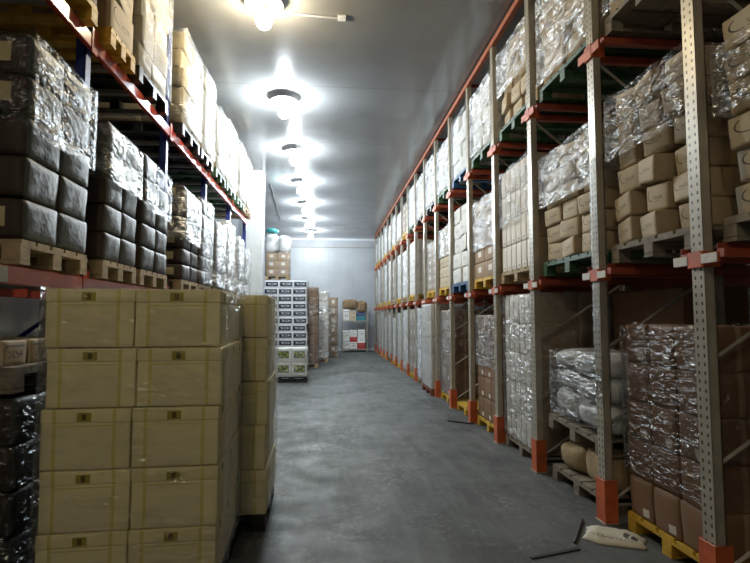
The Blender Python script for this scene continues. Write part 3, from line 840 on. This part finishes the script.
# middle tier
lload(3.00, 3.80, 1, 3.22, 5, 2, 'dark', 'first dark load above lower red beam', 'wood', 'dark', style='pillow', film_z=(0.5, 1.0), rowkinds={0: 'darklabel', 3: 'darklabel', 4: 'darklabel'})
lload(4.05, 4.74, 1, 3.12, 5, 2, 'dark', 'second dark load above lower red beam', 'wood', 'heavy', style='pillow', film_z=(0.55, 0.95))
lload(4.84, 5.62, 1, 3.12, 5, 2, 'dark', 'third dark load above lower red beam', 'wood', 'dark', style='pillow', film_z=(0.5, 0.95), short=(0, 1))
lload(6.15, 6.92, 1, 3.15, 6, 2, 'darklabel', 'fourth dark load above lower red beam', 'wood', 'heavy', style='pillow', film_z=(0.4, 0.95))
lload(6.98, 7.66, 1, 3.2, 6, 2, 'dark', 'fifth dark load above lower red beam', 'wood', 'mid', style='pillow')
lload(7.85, 8.6, 1, 3.05, 5, 2, 'dark', 'sixth dark load above lower red beam', 'wood', 'heavy')
lload(8.7, 9.4, 1, 3.2, 4, 2, 'white', 'seventh load above lower red beam', 'wood', 'heavy', depth=0.48)
lload(9.75, 10.5, 1, 3.1, 4, 2, 'white', 'eighth load above lower red beam', 'wood', 'heavy')
lload(10.6, 11.35, 1, 3.0, 4, 2, 'white', 'ninth load above lower red beam', 'wood', 'heavy')
# top tier
lload(3.05, 3.82, 2, 4.6, 3, 2, 'brown', 'first load above upper red beam', 'wood_yellow', None, rowkinds={})
lload(4.05, 4.56, 2, 5.0, 4, 1, 'tan', 'second load above upper red beam', 'wood_yellow', None, jumble=0.8)
lload(4.66, 5.50, 2, 5.08, 5, 2, 'cream', 'third load above upper red beam', 'p_black', 'light', jumble=0.4)
lload(6.05, 6.85, 2, 4.98, 5, 2, 'cream', 'fourth load above upper red beam', 'p_black', 'mid', jumble=0.4)
lload(6.95, 7.65, 2, 5.0, 5, 2, 'cream', 'fifth load above upper red beam', 'p_black', 'mid', jumble=0.5)
lload(7.85, 8.6, 2, 4.85, 4, 2, 'cream', 'sixth load above upper red beam', 'p_green', 'light', jumble=0.5)
lload(8.7, 9.5, 2, 4.95, 4, 2, 'cream', 'seventh load above upper red beam', 'p_green', 'light', jumble=0.5)
lload(9.75, 10.5, 2, 4.95, 4, 2, 'cream', 'eighth load above upper red beam', 'p_green', 'light', jumble=0.5)
lload(10.6, 11.35, 2, 4.9, 4, 2, 'cream', 'ninth load above upper red beam', 'wood', 'light', jumble=0.5)
# ground tier, beside and behind the foam boxes
lload(3.00, 3.80, 0, 1.15, 4, 2, 'dark', 'load below lower red beam', 'wood', 'dark', style='pillow')
pallet(-2.72, 3.0, 1.18, 1.02, 0.8, 'wood_grey', 'grey wooden pallet lying on the dark load below the red beam', 'pallets in the red-beamed rack')
for i in range(3):
    put_box('boxtan', 'small_carton', 'carton', ['small tan carton on the grey pallet below the red beam, first along', 'small tan carton on the grey pallet below the red beam, second along', 'small tan carton on the grey pallet below the red beam, third along'][i],
            'small cartons below the red beam', (-1.96, 3.14 + 0.26 * i, 1.322), (0.36, 0.22, 0.14), style='carton')
lload(4.05, 4.85, 0, 1.3, 4, 2, 'dark', 'second load below lower red beam', 'wood', None)

# ================================================================== FOAM BOXES IN THE AISLE
def foam_stack(x_r, y_f, w, d, nx, ny, rows, h, rz, name, jit, pal):
    """w by d stack whose front edge nearest the aisle is at (x_r, y_f)"""
    R = Matrix.Rotation(rz, 3, 'Z')
    org = Vector((x_r, y_f, 0))
    rg = random.Random(hash_(name))
    c = org + R @ Vector((-w / 2, d / 2, 0))
    t = pallet(c.x - d / 2, c.y - w / 2, 0.0, d, w, pal, f'black plastic pallet under the {name}', 'pallets under the foam boxes', plastic=True, h=0.12, rz=rz + math.pi / 2)
    bw, bd = w / nx, d / ny
    for r in range(rows):
        sh = rg.uniform(-1, 1) * jit
        for i in range(nx):
            for j in range(ny):
                p = org + R @ Vector((-w + bw * (i + 0.5) + sh, bd * (j + 0.5), 0))
                row = 'top row' if r == rows - 1 else ORD[r] + ' row' + (' up' if r else '')
                side = ('rack side' if i == 0 else 'aisle side') if nx > 1 else 'single file'
                dep = ['front', 'second file', 'third file', 'rear file'][j]
                put_box('foam', 'foam_box', 'box', f'yellowish foam box, {row}, {side}, {dep}, {name}', 'lidded foam boxes stacked in the aisle', (p.x, p.y, 0.122 + h * r),
                        (bw - 0.006, bd - 0.006, h - 0.003), rz=rz + rg.uniform(-1, 1) * 0.008, style='crisp', seed=0, lid=True)
    return c, R
c1, _ = foam_stack(-0.60, 3.0, 0.93, 0.95, 2, 3, 5, 0.3275, math.radians(3), 'closer foam box stack', 0.012, 'p_black')
c2, _ = foam_stack(-0.46, 4.02, 0.95, 0.82, 2, 2, 5, 0.330, math.radians(1), 'farther foam box stack', 0.01, 'p_black')
film(c1.x - 0.465, c1.x + 0.465, c1.y - 0.475, c1.y + 0.475, 0.13, 1.765, 'thin', 'clear stretch film around the closer foam box stack', seed=21, gap=0.02, crease=0.010, rz=math.radians(3))
film(c2.x - 0.475, c2.x + 0.475, c2.y - 0.41, c2.y + 0.41, 0.13, 1.78, 'thin', 'clear stretch film around the farther foam box stack', seed=22, gap=0.02, crease=0.014, rz=math.radians(1))

# ================================================================== STACKS AT THE FAR END
def far_stack(x0, x1, y0, y1, z0, z1, rows, nx, ny, kind, name, flm=None, pal='wood', style='carton', jitter=0.0, lod=0):
    if pal:
        pallet(x0, y0, z0, x1 - x0, y1 - y0, pal, f'pallet under the {name}', 'pallets at the far end', detail=False, plastic=pal.startswith('p_'))
        z0 += 0.141
    bw, bd, h = (x1 - x0) / nx, (y1 - y0) / ny, (z1 - z0) / rows
    rg = random.Random(hash_(name))
    nm, look, cat = NAMES[kind]
    for r in range(rows):
        sh = rg.uniform(-1, 1) * jitter
        for i in range(nx):
            for j in range(ny):
                if j > 0 and i < nx - 1 and r < rows - 1: continue
                row = 'top row' if r == rows - 1 else ORD[r] + ' row' + (' up' if r else '')
                put_box(kind, nm, cat, f'{look}, {row}, {NTH[i]} across{", behind" if j else ""}, {name}', GROUP[kind], (x0 + bw * (i + 0.5) + sh, y0 + bd * (j + 0.5), z0 + h * r + 0.001),
                        (bw - 0.008, bd - 0.008, h - 0.005), style=style, seed=rg.randrange(3), lod=lod)
    if flm: film(x0, x1, y0, y1, z0, z1, flm, f'clear stretch film around the {name}', seed=hash_(name) % 90, res=0.1, crease=0.02)

far_stack(-1.27, -0.50, 12.75, 13.35, 0, 0.83, 2, 2, 1, 'green', 'low load of printed white boxes', 'light', 'p_black')
far_stack(-1.80, -0.60, 14.7, 15.5, 0, 2.62, 12, 3, 2, 'fruit', 'fruit carton stack', None, 'wood', jitter=0.02)
far_stack(-2.0, -1.26, 16.6, 17.4, 0, 2.75, 6, 2, 1, 'brownplain', 'tall brown stack behind the fruit cartons', None, 'wood')
far_stack(-2.0, -1.26, 16.6, 17.4, 2.75, 3.65, 3, 2, 1, 'brownlabel', 'upper brown load behind the fruit cartons', 'light', 'wood')
for i, (xx, zz, sx, sz, mt, lab) in enumerate([(-1.83, 3.66, 0.36, 0.60, 'bag_white', 'white plastic bag on the upper brown load, closer to the pillar'), (-1.43, 3.66, 0.32, 0.54, 'bag_white', 'white plastic bag on the upper brown load, aisle side'),
                                               (-1.83, 4.29, 0.3, 0.16, 'bag_teal', 'teal plastic bundle topping the white bags')]):
    lump('plastic_bag' if i < 2 else 'plastic_bundle', mt, (xx, 16.95, zz), (sx, 0.6, sz), lab, 'bag', 'bags on the upper brown load', seed=i + 4)
far_stack(-1.22, -0.30, 16.3, 17.1, 0, 2.52, 8, 3, 1, 'brown', 'brown stack past the fruit cartons', 'light', 'wood')
far_stack(-1.0, 0.02, 18.2, 19.0, 0, 2.5, 7, 3, 1, 'white', 'white stack past the brown one', 'heavy', 'wood')
far_stack(-0.72, 0.38, 20.4, 21.2, 0, 2.35, 6, 3, 1, 'brownlabel', 'light brown stack before the shelf', 'mid', 'wood')

t = thing('metal_shelf', 'grey metal shelf full of mixed goods against the end wall', 'shelf', (1.2, 23.5, 0))
for sx in (-0.56, 0.56):
    for sy in (-0.3, 0.3):
        bm = bmesh.new(); bx(bm, sx - 0.02, sx + 0.02, sy - 0.02, sy + 0.02, 0, 2.1); mobj('leg', bm, M['steel'], t)
for z in (0.16, 1.42):
    bm = bmesh.new(); bx(bm, -0.54, 0.54, -0.3, 0.3, z - 0.04, z); mobj('shelf_board', bm, M['steel'], t)
SG = 'goods on the metal shelf'
items = [('boxwhite', -0.38, 0.16, 0.3, 0.42), ('boxwhite', -0.38, 0.58, 0.3, 0.38), ('boxwhite', -0.05, 0.16, 0.32, 0.3), ('boxred', -0.05, 0.46, 0.3, 0.22), ('boxwhite', -0.05, 0.68, 0.3, 0.3),
         ('boxred', 0.3, 0.16, 0.34, 0.26), ('boxwhite', 0.3, 0.42, 0.34, 0.28), ('boxwhite', 0.3, 0.70, 0.3, 0.3),
         ('boxwhite', -0.38, 1.42, 0.28, 0.5), ('boxtan', -0.08, 1.42, 0.28, 0.24), ('boxteal', 0.28, 1.42, 0.4, 0.2), ('boxblue', 0.28, 1.62, 0.36, 0.16), ('boxtan', -0.08, 1.66, 0.28, 0.2)]
cn = {'boxwhite': 'white', 'boxred': 'red', 'boxteal': 'teal', 'boxblue': 'dark blue', 'boxtan': 'tan'}
for i, (k, dx, z, w, h) in enumerate(items):
    lev = 'lower' if z < 1.4 else 'upper'
    side = {-0.38: 'end closest to stacks', -0.05: 'middle', -0.08: 'middle', 0.3: 'end closest to rack', 0.28: 'end closest to rack'}[dx]
    base = {0.16: 'resting on the board', 1.42: 'resting on the board', 0.46: 'second in its pile', 0.42: 'second in its pile', 0.58: 'second in its pile', 0.68: 'topping its pile', 0.70: 'topping its pile', 1.62: 'topping its pile', 1.66: 'topping its pile'}[z]
    put_box(k, 'storage_box', 'box', f'{cn[k]} box, {base}, {lev} shelf, {side}', SG, (1.2 + dx, 23.42, z + 0.001), (w, 0.4, h - 0.004), style='carton', seed=i % 3)
lump('cloth_bundle', 'cloth', (1.0, 23.45, 1.93), (0.60, 0.5, 0.42), 'brown cloth bundle heaped on top of the shelf goods, broad one', 'bundle', SG, seed=2)
lump('cloth_bundle', 'cloth', (1.53, 23.45, 1.79), (0.34, 0.46, 0.5), 'brown cloth bundle heaped beside the broad one, over the blue box', 'bundle', SG, seed=6)
